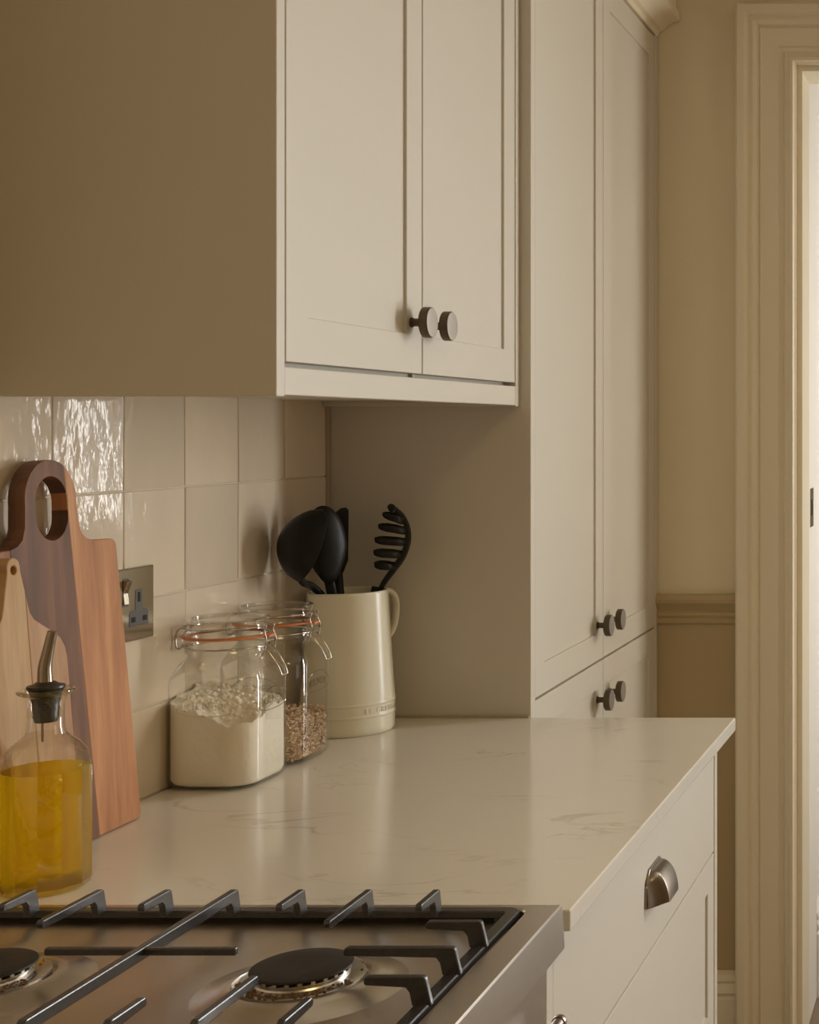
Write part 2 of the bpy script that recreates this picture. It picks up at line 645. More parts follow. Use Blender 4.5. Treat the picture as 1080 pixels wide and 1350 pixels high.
# hallway beyond the doorway
tag(mkbox('wall_hall_left', (.47, .584, FY + .12, 6.1, 0, 2.55), WHITEP), kind='structure')
tag(mkbox('wall_hall_end', (.50, 1.72, 6.0, 6.1, 0, 2.55), WHITEP), kind='structure')
tag(mkboxes('wall_hall_right', [(1.60, 1.68, FY + .12, 3.28, 0, 2.55), (1.60, 1.68, 3.72, 4.15, 0, 2.55), (1.60, 1.68, 3.28, 3.72, 0, .46), (1.60, 1.68, 3.28, 3.72, 2.14, 2.55), (1.60, 1.68, 4.51, 6.0, 0, 2.55),
                                (1.60, 1.68, 4.15, 4.51, 0, 1.03), (1.60, 1.68, 4.15, 4.51, 2.13, 2.55)], WHITEP), kind='structure')
tag(mkboxes('added_hall_opening', [(1.61, 1.66, 3.28, 3.31, .46, 2.14), (1.61, 1.66, 3.69, 3.72, .46, 2.14), (1.61, 1.66, 3.31, 3.69, .46, .49), (1.61, 1.66, 3.31, 3.69, 2.11, 2.14)], WHITEP), kind='structure')  # added frame and opening, invented to let the hall fill through
tag(mkboxes('window_2', [(1.61, 1.66, 4.15, 4.18, 1.03, 2.13), (1.61, 1.66, 4.48, 4.51, 1.03, 2.13),
                         (1.61, 1.66, 4.18, 4.48, 1.03, 1.06), (1.61, 1.66, 4.18, 4.48, 2.10, 2.13)], WHITEP), kind='structure')
bm = bmesh.new()
extrude_profile(bm, sk, FY + .372, 6.0, lambda p, q, a: Vector((.584 + p, a, q)))
hb = tag(obj('baseboard_hall', bm, WHITEP, bevel=.0008), kind='structure')
# hall-side casing of the doorway and vertical boarding of the hall wall
hall_boards = tag(mkbox('trim_3', (.584, .600, FY + .1205, FY + .37, 0, 2.3), WHITEP, bevel=.003), kind='structure')
for i in range(12):
    mkbox('board', (.583, .590, FY + .375 + i * .2, FY + .375 + i * .2 + .196, .206, 2.30), WHITEP, hall_boards, bevel=.003)


sp = mkbox('strike_plate', (.5995, .6012, FY + .232, FY + .292, 1.124, 1.212), NICKEL, hall_boards)
mkbox('latch_hole', (.6008, .6016, FY + .248, FY + .272, 1.150, 1.186), HOLE, sp)


# ------------------------------------------------------------------ cabinet builders (fronts face +X)
def shaker(name, x, y0, y1, z0, z1, parent, stile=.068, depth=.0038, thick=.020, material=None, **kw):
    bm = bmesh.new()
    fs = box(bm, x - thick, x, y0, y1, z0, z1)
    if stile:
        f = fs[3]
        bm.normal_update()
        bmesh.ops.inset_region(bm, faces=[f], thickness=stile, depth=0, use_boundary=True)
        r = bmesh.ops.extrude_face_region(bm, geom=[f])
        vs = [v for v in r['geom'] if isinstance(v, bmesh.types.BMVert)]
        bmesh.ops.translate(bm, verts=vs, vec=(-depth, 0, 0))
        if f.is_valid:
            bmesh.ops.delete(bm, geom=[f], context='FACES_ONLY')
    return obj(name, bm, material or PAINT, parent, bevel=.0008)


def knob(x, y, z, parent):
    bm = bmesh.new()
    lathe(bm, [(.0062, 0), (.0062, .0022), (.0050, .0035), (.0050, .0165)], 24, (x, y, z), 'X')
    lathe(bm, [(.0165, .0150), (.0185, .0160), (.0190, .0170), (.0190, .0255), (.0185, .0262)], 48, (x, y, z), 'X')
    k = smooth_angle(obj('knob', bm, BRONZE, parent), 30)
    bm = bmesh.new()
    lathe(bm, [(.0183, .0260), (.0180, .0266), (.0150, .0268)], 48, (x, y, z), 'X')
    smooth_angle(obj('knob_face', bm, KNOBF, k), 30)
    return k


# wall cabinet --------------------------------------------------
UX = .289
U = empty('wall_cabinet', (0, 1.467, 1.384))
tag(U, 'cream wall cabinet with two panelled doors above the tiles', 'cabinet')


def rel(root, *objs):
    """parts are modelled in world metres; hang them under the root without moving them"""
    for o in objs:
        o.parent = root
        o.matrix_parent_inverse = Matrix.Translation(-root.location)


UT = 2.54
fz = (1.415, UT - .02)
parts = [mkboxes('face_frame', [(UX - .03, UX - .008, 1.4852, 1.4890, *fz), (UX - .03, UX - .013, 1.8484, 1.8511, *fz), (UX - .03, UX - .007, 2.2124, 2.2142, *fz),
                                (UX - .050, UX - .0180, 1.4852, 2.2142, 1.4146, 1.41985)], PAINT),
         mkboxes('carcass', [(XW, UX - .024, 1.4852, 2.2140, 1.392, 1.410), (XW, .010, 1.4852, 2.2140, 1.410, UT - .02), (XW, UX - .024, 1.4852, 2.2140, UT - .02, UT)], PAINT, bevel=.001),
         mkbox('end_panel', (XW, UX, 1.467, 1.485, 1.384, UT), PAINT, bevel=.0012),
         mkbox('end_panel', (XW, UX, 2.2145, 2.2315, 1.384, UT), PAINT, bevel=.0012),
         mkbox('bottom_rail', (UX - .022, UX - .0005, 1.4852, 2.2143, 1.3858, 1.4145), PAINT, bevel=.001)]
d1 = shaker('door', UX - .001, 1.4895, 1.8480, 1.4200, UT - .03, None)
d2 = shaker('door', UX - .001, 1.8515, 2.2120, 1.4200, UT - .03, None)
knob(UX - .001, 1.813, 1.4826, d1)
knob(UX - .001, 1.881, 1.4826, d2)
rel(U, *parts, d1, d2)

# tall cabinet --------------------------------------------------
TX = .306
T = empty('tall_cabinet', (0, 2.232, 0))
tag(T, 'tall cream cupboard with upper and lower doors standing by the doorway', 'cabinet')
TT = 2.176
p = [mkboxes('face_frame', [(TX - .03, TX - .006, 2.2549, 2.2571, .10, TT), (TX - .03, TX - .007, 2.6569, 2.6591, .10, TT), (TX - .03, TX - .006, 3.0679, 3.0702, .10, TT),
                            (TX - .03, TX - .009, 2.2571, 3.0679, .9309, .9341), (TX - .03, TX - .011, 2.2571, 3.0679, TT - .0056, TT)], PAINT),
     mkboxes('carcass', [(XW, TX - .024, 2.2555, 3.069, .10, .118), (XW, TX - .024, 2.2555, 3.069, TT - .014, TT + .0),
                         (XW, .012, 2.2555, 3.069, .118, TT - .014), (XW, TX - .024, 2.2555, 3.069, .922, .938)], PAINT),
     mkbox('end_panel', (XW, TX, 2.2325, 2.2545, 0.0, TT), PAINT, bevel=.0012),
     mkbox('end_panel', (XW, TX, 3.0705, 3.0915, 0.0, TT), PAINT, bevel=.0012),
     mkbox('plinth', (TX - .06, TX - .045, 2.2555, 3.069, 0, .10), PAINT)]
ds = []
for (ya, yb, ky) in ((2.2575, 2.6565, 2.617), (2.6595, 3.0675, 2.700)):
    a = shaker('door', TX - .001, ya, yb, .9345, TT - .006, None)
    b = shaker('door', TX - .001, ya, yb, .104, .9305, None)
    knob(TX - .001, ky, .998, a)
    knob(TX - .001, ky, .865, b)
    ds += [a, b]
bm = bmesh.new()
corn = [(XW, TT), (TX + .001, TT), (TX + .004, TT + .010), (TX + .012, TT + .013), (TX + .020, TT + .022), (TX + .034, TT + .030), (TX + .047, TT + .033),
        (TX + .047, TT + .052), (TX + .040, TT + .056), (TX + .040, TT + .100), (XW, TT + .100)]
extrude_profile(bm, corn, 2.2325, 3.0915, lambda p, q, a: Vector((p, a, q)))
p.append(smooth_angle(obj('cornice', bm, TRIMP), 25))
rel(T, *p, *ds)

# base cabinet and worktop --------------------------------------
BX = .5905
B = empty('base_cabinet', (0, 1.345, 0))
tag(B, 'cream drawer unit with a pewter cup handle under the worktop', 'cabinet')
p = [mkboxes('face_frame', [(BX - .03, BX - .006, 1.3858, 1.3882, .13, .888), (BX - .03, BX - .006, 2.2088, 2.2112, .13, .888), (BX - .03, BX - .004, 1.3882, 2.2088, .7103, .7132),
                            (BX - .03, BX - .004, 1.3882, 2.2088, .4308, .4337), (BX - .03, BX - .012, 1.3882, 2.2088, .8863, .8895)], PAINT),
     mkboxes('carcass', [(.02, BX - .024, 1.3865, 2.2105, .13, .148), (.02, .03, 1.3865, 2.2105, .148, .888), (.03, BX - .024, 1.3865, 2.2105, .868, .888)], PAINT),
     mkbox('end_panel', (.02, BX, 1.3645, 1.3855, .0, .889), PAINT, bevel=.0012),
     mkbox('end_panel', (.02, BX, 2.2115, 2.2315, .0, .889), PAINT, bevel=.0012),
     mkbox('plinth', (BX - .07, BX - .055, 1.3865, 2.2105, 0, .13), PAINT)]
dr1 = shaker('drawer', BX - .001, 1.3885, 2.2085, .7135, .8860, None, stile=0)
dr2 = shaker('drawer', BX - .001, 1.3885, 2.2085, .4340, .7100, None, stile=.066)
dr3 = shaker('drawer', BX - .001, 1.3885, 2.2085, .1340, .4305, None, stile=.066)


def cup_handle(x, yc, zc, parent, w=.094, h=.042, d=.025):
    """quarter-barrel cup pull: open below, faceted ends, thin flange against the drawer"""
    bm = bmesh.new()
    n = 14
    rings = []
    for s, (yy, k) in enumerate(((-w / 2 + .003, .06), (-w / 2 + .0205, .97), (-w / 2 + .024, 1.0), (w / 2 - .024, 1.0), (w / 2 - .0205, .97), (w / 2 - .003, .06))):
        ring = []
        for i in range(n + 1):
            a = pi / 2 * i / n
            dd = d * k * (sin(a) ** .85)
            zz = zc + h / 2 - h * (1 - cos(a)) - (1 - k) * .010 * cos(a)
            if i == n:
                zz += .004 * k
            ring.append(Vector((x + dd + .0015, yc + yy, zz)))
        rings.append(ring)
    loft(bm, rings, False, False, closed=False)
    c = smooth_angle(obj('cup_handle', bm, PEWTER, parent), 34)
    md = c.modifiers.new('thick', 'SOLIDIFY')
    md.thickness = .0016
    md.offset = -1
    bm = bmesh.new()
    out = [(-w / 2, -h / 2 + .001), (-w / 2 + .002, h * .12), (-w / 2 + .012, h * .42), (-w / 2 + .020, h / 2 + .002), (w / 2 - .020, h / 2 + .002), (w / 2 - .012, h * .42), (w / 2 - .002, h * .12), (w / 2, -h / 2 + .001)]
    loft(bm, [[Vector((x, yc + a, zc + b)) for a, b in out], [Vector((x + .0028, yc + a, zc + b)) for a, b in out]])
    obj('flange', bm, PEWTER, c, bevel=.0008)
    return c


cup_handle(BX - .001, 1.806, .793, dr1)
cup_handle(BX - .001, 1.806, .565, dr2)
cup_handle(BX - .001, 1.806, .32, dr3)
rel(B, *p, dr1, dr2, dr3)

wt = mkbox('worktop', (XW + .0005, .6185, 1.3435, 2.2320, .890, ZC), MARBLE, bevel=.0018, seg=3)
tag(wt, 'pale marbled stone worktop running from the hob to the tall cupboard', 'worktop')
bm = bmesh.new()
tube(bm, [(XW + .002, 2.2292, ZC + .0008), (TX - .002, 2.2292, ZC + .0008)], .0022, 6)
tube(bm, [(XW + .0005, 2.2280, ZC + .001), (XW + .0005, 2.2280, 1.3835)], .0040, 8)
sb = obj('sealant_bead', bm, SILIC, wt)

# ------------------------------------------------------------------ range cooker
K = empty('range_cooker', (0, .665, 0))
tag(K, 'stainless steel range cooker with gas hob beside the worktop', 'cooker')
KX, KY0, KY1 = .614, .665, 1.3350
bm = bmesh.new()
ZT, ZP = .918, .907
# hob top: outer skirt, folded rim, sunken pan with rounded corners


def rrect(x0, x1, y0, y1, r, z, n=5):
    out = []
    for (cx, cy, a0) in ((x1 - r, y1 - r, 0), (x0 + r, y1 - r, pi / 2), (x0 + r, y0 + r, pi), (x1 - r, y0 + r, 1.5 * pi)):
        for i in range(n + 1):
            a = a0 + pi / 2 * i / n
            out.append(Vector((cx + r * cos(a), cy + r * sin(a), z)))
    return out


hob_rings = [rrect(.01, KX + .002, KY0, KY1, .0012, .8785), rrect(.01, KX + .002, KY0, KY1, .0012, .8800), rrect(.01, KX, KY0, KY1, .0012, ZT - .0015),
             rrect(.0115, KX - .0015, KY0 + .0015, KY1 - .0015, .0012, ZT),
             rrect(.030, KX - .0265, KY0 + .016, KY1 - .010, .014, ZT), rrect(.0315, KX - .028, KY0 + .0175, KY1 - .0115, .013, ZT - .0015),
             rrect(.033, KX - .0295, KY0 + .019, KY1 - .013, .012, ZP - .003)]
loft(bm, hob_rings, cap0=True, cap1=False)
hob = smooth_angle(obj('hob_top', bm, STEEL), 28)
bm = bmesh.new()
loft(bm, [rrect(.0335, KX - .030, KY0 + .0195, KY1 - .0135, .0118, ZP + .004), rrect(.038, KX - .034, KY0 + .024, KY1 - .018, .010, ZP)], cap0=False, cap1=True)
kparts = [hob, smooth_angle(obj('spill_pan', bm, STEELP), 40)]
kparts.append(mkbox('body', (.03, .590, KY0 + .002, 1.3325, .10, .8785), mat('cooker_side_enamel', (.03, .028, .026), .4), bevel=.002))
kparts.append(mkbox('control_panel', (.590, .6005, KY0 + .002, 1.3320, .755, .8785), STEEL, bevel=.0015))
kparts.append(mkbox('oven_door', (.590, .606, KY0 + .004, 1.3300, .16, .750), STEEL, bevel=.002))
kparts.append(mkbox('plinth', (.04, .57, KY0 + .01, 1.325, 0, .10), mat('cooker_side_enamel', (.03, .028, .026), .4)))
for ky in (.745, .845, .945, 1.045, 1.145, 1.245):
    bm = bmesh.new()
    lathe(bm, [(.021, 0), (.021, .003), (.0165, .006), (.0160, .030), (.0145, .033), (.0, .0332)], 32, (.6005, ky, .7900), 'X', cap1=False)
    kparts.append(smooth_angle(obj('control_knob', bm, CHROME), 30))
bm = bmesh.new()
tube(bm, spline([(.606, .74, .70), (.640, .745, .70), (.648, .80, .70), (.648, 1.19, .70), (.640, 1.245, .70), (.606, 1.25, .70)], 6), .009, 12)
kparts.append(smooth_angle(obj('oven_handle', bm, CHROME)))
bm = bmesh.new()
tube(bm, [(.6215, .70, .8255), (.6215, 1.296, .8255)], .0052, 16)
lathe(bm, [(.0030, 1.2945), (.0062, 1.2955), (.0066, 1.2985), (.0060, 1.3015), (.0030, 1.3030)], 20, (.6215, 0, .8255), 'Y')
for yy in (.72, 1.27):
    tube(bm, [(.600, yy, .8255), (.6215, yy, .8255)], .0036, 10)
kparts.append(smooth_angle(obj('towel_rail', bm, PEWTER), 40))
YC = 1.1655


def burner(bx, by):
    bm = bmesh.new()
    lathe(bm, [(.082, ZP - .0005), (.077, ZP + 0.00053), (.070, ZP + 0.00198), (.060, ZP + 0.00561), (.055, ZP + 0.00726), (.0515, ZP + 0.00779), (.050, ZP + 0.00396)], 64, (bx, by, 0), cap0=False)
    bw = smooth_angle(obj('burner_dome', bm, DOMEST), 40)
    bm = bmesh.new()
    lathe(bm, [(.0475, ZP + 0.00528), (.0475, ZP + 0.00825), (.0455, ZP + 0.00891), (.036, ZP + 0.00924), (.034, ZP + 0.01188)], 64, (bx, by, 0))
    ring = smooth_angle(obj('burner_ring', bm, BRASSY, bw), 30)
    # flame crown with notches
    bm = bmesh.new()
    n = 72
    rings = []
    for r, z, notch in ((.0350, ZP + 0.00891, 0), (.0350, ZP + 0.01155, 0), (.0362, ZP + 0.01221, 0), (.0362, ZP + 0.01353, 0), (.0362, ZP + 0.01584, 1), (.030, ZP + 0.01617, 1)):
        rings.append([Vector((bx + (r - (.003 if notch and i % 3 == 0 else 0)) * cos(2 * pi * i / n), by + (r - (.003 if notch and i % 3 == 0 else 0)) * sin(2 * pi * i / n), z - (.002 if notch and i % 3 == 0 else 0))) for i in range(n)])
    loft(bm, rings)
    smooth_angle(obj('flame_crown', bm, BRASSY, bw), 25)
    bm = bmesh.new()
    lathe(bm, [(.0340, ZP + 0.01584), (.0378, ZP + 0.01624), (.0385, ZP + 0.01703), (.0382, ZP + 0.01815), (.0365, ZP + 0.01888), (.020, ZP + 0.01927), (.0, ZP + 0.01934)], 64, (bx, by, 0), cap1=False)
    smooth_angle(obj('burner_cap', bm, ENAMEL, bw), 40)
    # burnt spill on the ring
    bm = bmesh.new()
    rnd = random.Random(int(bx * 1000))
    for i in range(150):
        a = rnd.uniform(-2.9, -0.2) if rnd.random() < .75 else rnd.uniform(0, 2 * pi)
        r = rnd.uniform(.0375, .0472)
        s = rnd.uniform(.0006, .0017)
        m = Matrix.Translation((bx + r * cos(a), by + r * sin(a), ZP + 0.00904)) @ Matrix.Rotation(rnd.uniform(0, 6), 4, (rnd.random(), rnd.random(), 1))
        bmesh.ops.create_icosphere(bm, subdivisions=1, radius=s, matrix=m)
    tag(obj('burnt_crumbs', bm, CRUMB, bw), kind='stuff')
    return bw


for bx in (.4555, .2005):
    for by in (YC, YC - .325):
        kparts.append(burner(bx, by))
rel(K, *kparts)


# cast iron pan supports -----------------------------------------
def pan_support(y_off, label):
    G = empty('pan_support', (.31, YC + y_off, ZP))
    tag(G, label, 'pan support')
    gx0, gx1, gy0, gy1 = .046, .5815, YC - .158 + y_off, YC + .158 + y_off
    bw_ = .0115
    zf0, zf1 = .9135, .9195
    bm = bmesh.new()
    r_o0 = rrect(gx0, gx1, gy0, gy1, .012, zf0)
    r_o1 = rrect(gx0, gx1, gy0, gy1, .012, zf1 - .001)
    r_o2 = rrect(gx0 + .001, gx1 - .001, gy0 + .001, gy1 - .001, .011, zf1)
    r_i2 = rrect(gx0 + bw_ - .001, gx1 - bw_ + .001, gy0 + bw_ - .001, gy1 - bw_ + .001, .005, zf1)
    r_i1 = rrect(gx0 + bw_, gx1 - bw_, gy0 + bw_, gy1 - bw_, .004, zf1 - .001)
    r_i0 = rrect(gx0 + bw_, gx1 - bw_, gy0 + bw_, gy1 - bw_, .004, zf0)
    R = loft(bm, [r_o0, r_o1, r_o2, r_i2, r_i1, r_i0], False, False)
    n = len(r_o0)
    for i in range(n):
        j = (i + 1) % n
        bm.faces.new((R[-1][i], R[-1][j], R[0][j], R[0][i]))
    ps = [smooth_angle(obj('frame', bm, IRON), 30)]
    for fx in (gx0 + .02, gx1 - .02):
        for fy in (gy0 + .006, gy1 - .006):
            bm = bmesh.new()
            lathe(bm, [(.004, ZP - .0005), (.005, ZP + .003), (.005, zf0 + .001)], 12, (fx, fy, 0))
            ps.append(obj('foot', bm, IRON))
    zt = .9400

    def finger(base, tip, name='finger', w=.0058, both=False):
        """arm rising from the frame bar, then level to its tip; side outline extruded across"""
        b, t = Vector(base), Vector(tip)
        L = (t - b).length
        d = (t - b) / L
        s = Vector((-d.y, d.x, 0))
        prof = [(-.0035, zf1 - .002), (.0015, zt - .0015), (.0035, zt), (L - .002, zt), (L, zt - .002), (L, zt - .0060), (L - .0015, zt - .007), (.0165, zt - .0085), (.0135, zt - .0125), (.0115, zf1 - .002)]
        if both:
            prof = [(-.0035, zf1 - .002), (.0015, zt - .0015), (.0035, zt), (L - .0035, zt), (L - .0015, zt - .0015), (L + .0035, zf1 - .002), (L - .0105, zf1 - .002), (L - .0125, zt - .0135), (L - .0155, zt - .010),
                    (.0155, zt - .010), (.0125, zt - .0135), (.0105, zf1 - .002)]
        bm = bmesh.new()
        loft(bm, [[Vector((b.x + d.x * p + s.x * q * w / 2, b.y + d.y * p + s.y * q * w / 2, z)) for p, z in prof] for q in (-1, 1)])
        return obj(name, bm, IRON, bevel=.0011)
    ya, yb = gy1 - .0105, gy0 + .0105
    for cx in (.4480, .2075):
        for dx, ln in ((-.0605, .046), (0, .088), (.0605, .046)):
            ps.append(finger((cx + dx, ya, 0), (cx + dx, ya - ln, 0)))
            ps.append(finger((cx + dx, yb, 0), (cx + dx, yb + ln, 0)))
    ps.append(finger((.3275, ya, 0), (.3275, yb, 0), 'centre_bar', .0066, True))
    cy = YC + y_off
    for dy, ln in ((-.0615, .048), (0, .090), (.0615, .048)):
        ps.append(finger((gx1 - .002, cy + dy, 0), (gx1 - .002 - ln, cy + dy, 0)))
        ps.append(finger((gx0 + .002, cy + dy, 0), (gx0 + .002 + ln, cy + dy, 0)))
    for sx in (-1, 1):
        bm = bmesh.new()
        x0 = .3275 + sx * .002
        x1 = .3275 + sx * .076
        box(bm, min(x0, x1), max(x0, x1), cy - .0028, cy + .0028, zt - .0068, zt - .0008)
        ps.append(obj('cross_arm', bm, IRON, bevel=.0011))
    rel(G, *ps)
    return G


pan_support(0, 'black cast iron pan support on the hob next to the worktop')

# ------------------------------------------------------------------ double socket
S = empty('power_socket', (XW, 1.683, 1.145))
tag(S, 'polished metal double wall socket on the tiles behind the dark board', 'socket')
sx = XW + .0005
ps = [mkbox('face_plate', (sx - .001, sx + .0055, 1.610, 1.756, 1.1025, 1.1885), NICKEL, bevel=.0015)]
for yc in (1.724, 1.642):
    bm = bmesh.new()
    x1 = sx + .0060
    out = [(-.0195, 1.1195), (.0195, 1.1195), (.0195, 1.1355), (.0165, 1.1385), (.0075, 1.1385), (.0070, 1.1610), (.0055, 1.1625), (-.0055, 1.1625), (-.0070, 1.1610), (-.0075, 1.1385), (-.0165, 1.1385), (-.0195, 1.1355)]
    loft(bm, [[Vector((sx + .004, yc + a, b)) for a, b in out], [Vector((x1, yc + a, b)) for a, b in out]])
    ins = obj('socket_insert', bm, DARK, bevel=.0006)
    mkbox('pin_hole', (x1 - .001, x1 + .0004, yc - .0024, yc + .0024, 1.1475, 1.1590), HOLE, ins)
    for s_ in (-1, 1):
        mkbox('pin_hole', (x1 - .001, x1 + .0004, yc + s_ * .0115 - .0038, yc + s_ * .0115 + .0038, 1.1245, 1.1305), HOLE, ins)
    ps.append(ins)
for yc in (1.6975, 1.6685):
    bm = bmesh.new()
    out = [(sx + .004, 1.146), (sx + .0075, 1.147), (sx + .0060, 1.160), (sx + .0115, 1.174), (sx + .004, 1.176)]
    loft(bm, [[Vector((a, yc - .0048, b)) for a, b in out], [Vector((a, yc + .0048, b)) for a, b in out]])
    ps.append(obj('rocker_switch', bm, NICKEL, bevel=.0006))
    ps.append(mkbox('switch_surround', (sx + .003, sx + .0058, yc - .0062, yc + .0062, 1.1445, 1.1775), DARK, bevel=.0004))
rel(S, *ps)


# ------------------------------------------------------------------ chopping boards
def board(name, label, outline, hole, thick, y0, xb, lean, cuts, mats, cut_tilt=0.0):
    """outline in (y,z) from the board's bottom centre; staves are cut apart along planes of constant y"""
    G = empty(name, (xb, y0, ZC + thick * sin(-lean) + .0002))
    G.rotation_euler = (0, lean, 0)
    tag(G, label, 'chopping board')
    n_h = len(hole)

    def full():
        bm = bmesh.new()
        F = [bm.verts.new((0, a, b)) for a, b in outline]
        Hh = [bm.verts.new((0, a, b)) for a, b in hole]
        ef = [bm.edges.new((F[i], F[(i + 1) % len(F)])) for i in range(len(F))]
        eh = [bm.edges.new((Hh[i], Hh[(i + 1) % n_h])) for i in range(n_h)]
        bmesh.ops.triangle_fill(bm, edges=ef + eh, use_beauty=True)
        r = bmesh.ops.extrude_face_region(bm, geom=bm.faces[:])
        vs = [v for v in r['geom'] if isinstance(v, bmesh.types.BMVert)]
        bmesh.ops.translate(bm, verts=vs, vec=(-thick, 0, 0))
        bmesh.ops.recalc_face_normals(bm, faces=bm.faces)
        return bm
    lim = [-9] + cuts + [9]
    for i in range(len(lim) - 1):
        bm = full()
        nrm = Vector((0, cos(cut_tilt), sin(cut_tilt)))
        for lo, sgn in ((lim[i], -1), (lim[i + 1], 1)):
            if abs(lo) > 5:
                continue
            g = bm.verts[:] + bm.edges[:] + bm.faces[:]
            r = bmesh.ops.bisect_plane(bm, geom=g, plane_co=(0, lo, 0), plane_no=nrm * sgn, clear_outer=True)
            ed = [e for e in r['geom_cut'] if isinstance(e, bmesh.types.BMEdge)]
            bmesh.ops.edgeloop_fill(bm, edges=ed)
        bmesh.ops.dissolve_limit(bm, angle_limit=radians(1), verts=bm.verts, edges=bm.edges)
        obj('stave', bm, mats[i], G, bevel=.0012)
    return G


def arc(cy, cz, r, a0, a1, n=8):
    return [(cy + r * cos(radians(a0 + (a1 - a0) * i / n)), cz + r * sin(radians(a0 + (a1 - a0) * i / n))) for i in range(n + 1)]


# big dark board: body 0.26 wide, loop handle
wA = [wood('walnut_left', (.22, .085, .038), (.34, .145, .065), (.46, .22, .10), 1.3),
      wood('walnut_dark', (.115, .060, .037), (.23, .108, .058), (.33, .155, .072), 4.1),
      wood('acacia_red', (.44, .185, .075), (.62, .29, .125), (.76, .41, .19), 7.7)]
o1 = [(-.122, .004), (-.118, 0), (.126, 0), (.130, .004)]
o1 += [(.1105, .308)] + arc(.1005, .3085, .010, 0, 90, 4)
o1 += [(.068, .3195)] + [(.058, .322), (.050, .328), (.0455, .340)]
o1 += [(.0435, .362)] + arc(.001, .3660, .0425, 0, 180, 20) + [(-.0415, .362)]
o1 += [(-.0435, .340), (-.048, .328), (-.056, .322), (-.066, .3195)]
o1 += arc(-.1005, .3085, .010, 90, 180, 4)
h1 = arc(.001, .3650, .0262, 0, 180, 16) + arc(.001, .3500, .0262, 180, 360, 16)
board('chopping_board', 'large dark brown wooden chopping board with loop handle leaning on the tiles', o1, h1, .0175, 1.530, .0425, radians(-3.1), [-.045, .052], wA, radians(4.0))
# paddle board in front
wB = [wood('maple_pink', (.42, .21, .11), (.52, .29, .16), (.58, .34, .20), 2.2),
      wood('maple_gold', (.50, .29, .125), (.60, .38, .18), (.66, .45, .24), 5.5),
      wood('maple_rose', (.44, .23, .115), (.54, .32, .165), (.62, .40, .23), 9.1)]
o2 = [(-.078, .004), (-.074, 0), (.079, 0), (.083, .004)]
o2 += [(.0765, .205)] + [(.074, .216), (.068, .2255), (.058, .2330), (.040, .2430), (.028, .2500), (.0225, .2570), (.0200, .266)]
o2 += [(.0115, .3000)] + arc(.0015, .3040, .0100, 0, 180, 10) + [(-.0085, .300)]
o2 += [(-.0170, .266), (-.0195, .2570), (-.025, .2500), (-.037, .2430), (-.055, .2330), (-.065, .2255), (-.071, .216), (-.0735, .205)]
h2 = arc(.0015, .3015, .0044, 0, 360, 14)[:-1]
board('paddle_board', 'light wooden paddle board with a small hanging hole in front of the dark board', o2, h2, .0155, 1.440, .0610, radians(-3.5), [-.030, .024], wB, radians(1.5))

# ------------------------------------------------------------------ oil bottle with pourer
OX, OY = .0955, 1.4085
O = empty('oil_bottle', (OX, OY, ZC))
tag(O, 'clear faceted glass bottle of golden oil with a metal pourer', 'bottle')


def facet_ring(r, z, k, n=96, nf=12, rot=0.13):
    """blend from circle (k=0) to a 12-sided prism with soft arrises (k=1)"""
    out = []
    for i in range(n):
        a = 2 * pi * i / n
        aa = ((a + rot) % (2 * pi / nf)) - pi / nf
        poly = cos(pi / nf) / cos(aa)
        out.append(Vector((OX + r * cos(a) * (1 + k * (poly - 1) * 1.5), OY + r * sin(a) * (1 + k * (poly - 1) * 1.5), ZC + z)))
    return out


bm = bmesh.new()
loft(bm, [facet_ring(r, z, k) for r, z, k in ((.0340, .0004, 0), (.0372, .0030, .6), (.0385, .0080, 1), (.0385, .1150, 1), (.0378, .1220, .9), (.0350, .1305, .5), (.0290, .1385, .2),
                                              (.0215, .1445, 0), (.0172, .1490, 0), (.0158, .1560, 0), (.0155, .1760, 0), (.0162, .1800, 0), (.0172, .1830, 0), (.0195, .1862, 0), (.0200, .1880, 0), (.0190, .1890, 0))], True, False)
smooth_angle(obj('glass_body', bm, GLASSB), 16)
gb = bpy.data.objects['glass_body']
bm = bmesh.new()
lathe(bm, [(.0, .1600), (.0098, .1600), (.0112, .1660), (.0106, .1672), (.0118, .1740), (.0112, .1752), (.0128, .1830), (.0142, .1900), (.0165, .1928), (.0160, .1948), (.0110, .1962), (.0078, .1985), (.0, .1985)], 40, (OX, OY, ZC), cap0=False, cap1=False)
stp = smooth_angle(obj('stopper', bm, RUBBER), 40)
bm = bmesh.new()
tube(bm, spline([(OX - .001, OY, ZC + .198), (OX - .001, OY, ZC + .212), (OX + .001, OY + .001, ZC + .226), (OX + .0050, OY + .002, ZC + .2465)], 6), .006, 20, r_fn=lambda t: .0068 - .0026 * t)
spt = smooth_angle(obj('pour_spout', bm, POURST), 50)
bm = bmesh.new()
tube(bm, [(OX - .002, OY - .002, ZC + .161), (OX - .002, OY - .002, ZC + .141)], .0011, 8)
air = obj('air_tube', bm, POURST)
bm = bmesh.new()
lathe(bm, [(.0185, .1850), (.0215, .1862), (.0242, .1880), (.0248, .1897), (.0240, .1912), (.0215, .1916), (.0175, .1908)], 56, (OX, OY, ZC), cap0=False, cap1=False)
lip = smooth_angle(obj('bottle_lip', bm, GLASSL), 60)
rel(O, gb, stp, spt, air, lip)
# the oil inside
bm = bmesh.new()
loft(bm, [facet_ring(r, z, k) for r, z, k in ((.0330, .0040, .3), (.0366, .0058, .8), (.0378, .0100, 1), (.0378, .1143, 1), (.0375, .1150, 1))], True, True)
oil = smooth_angle(obj('olive_oil', bm, OIL), 16)
tag(oil, 'golden olive oil filling the faceted glass bottle', 'oil', kind='stuff')


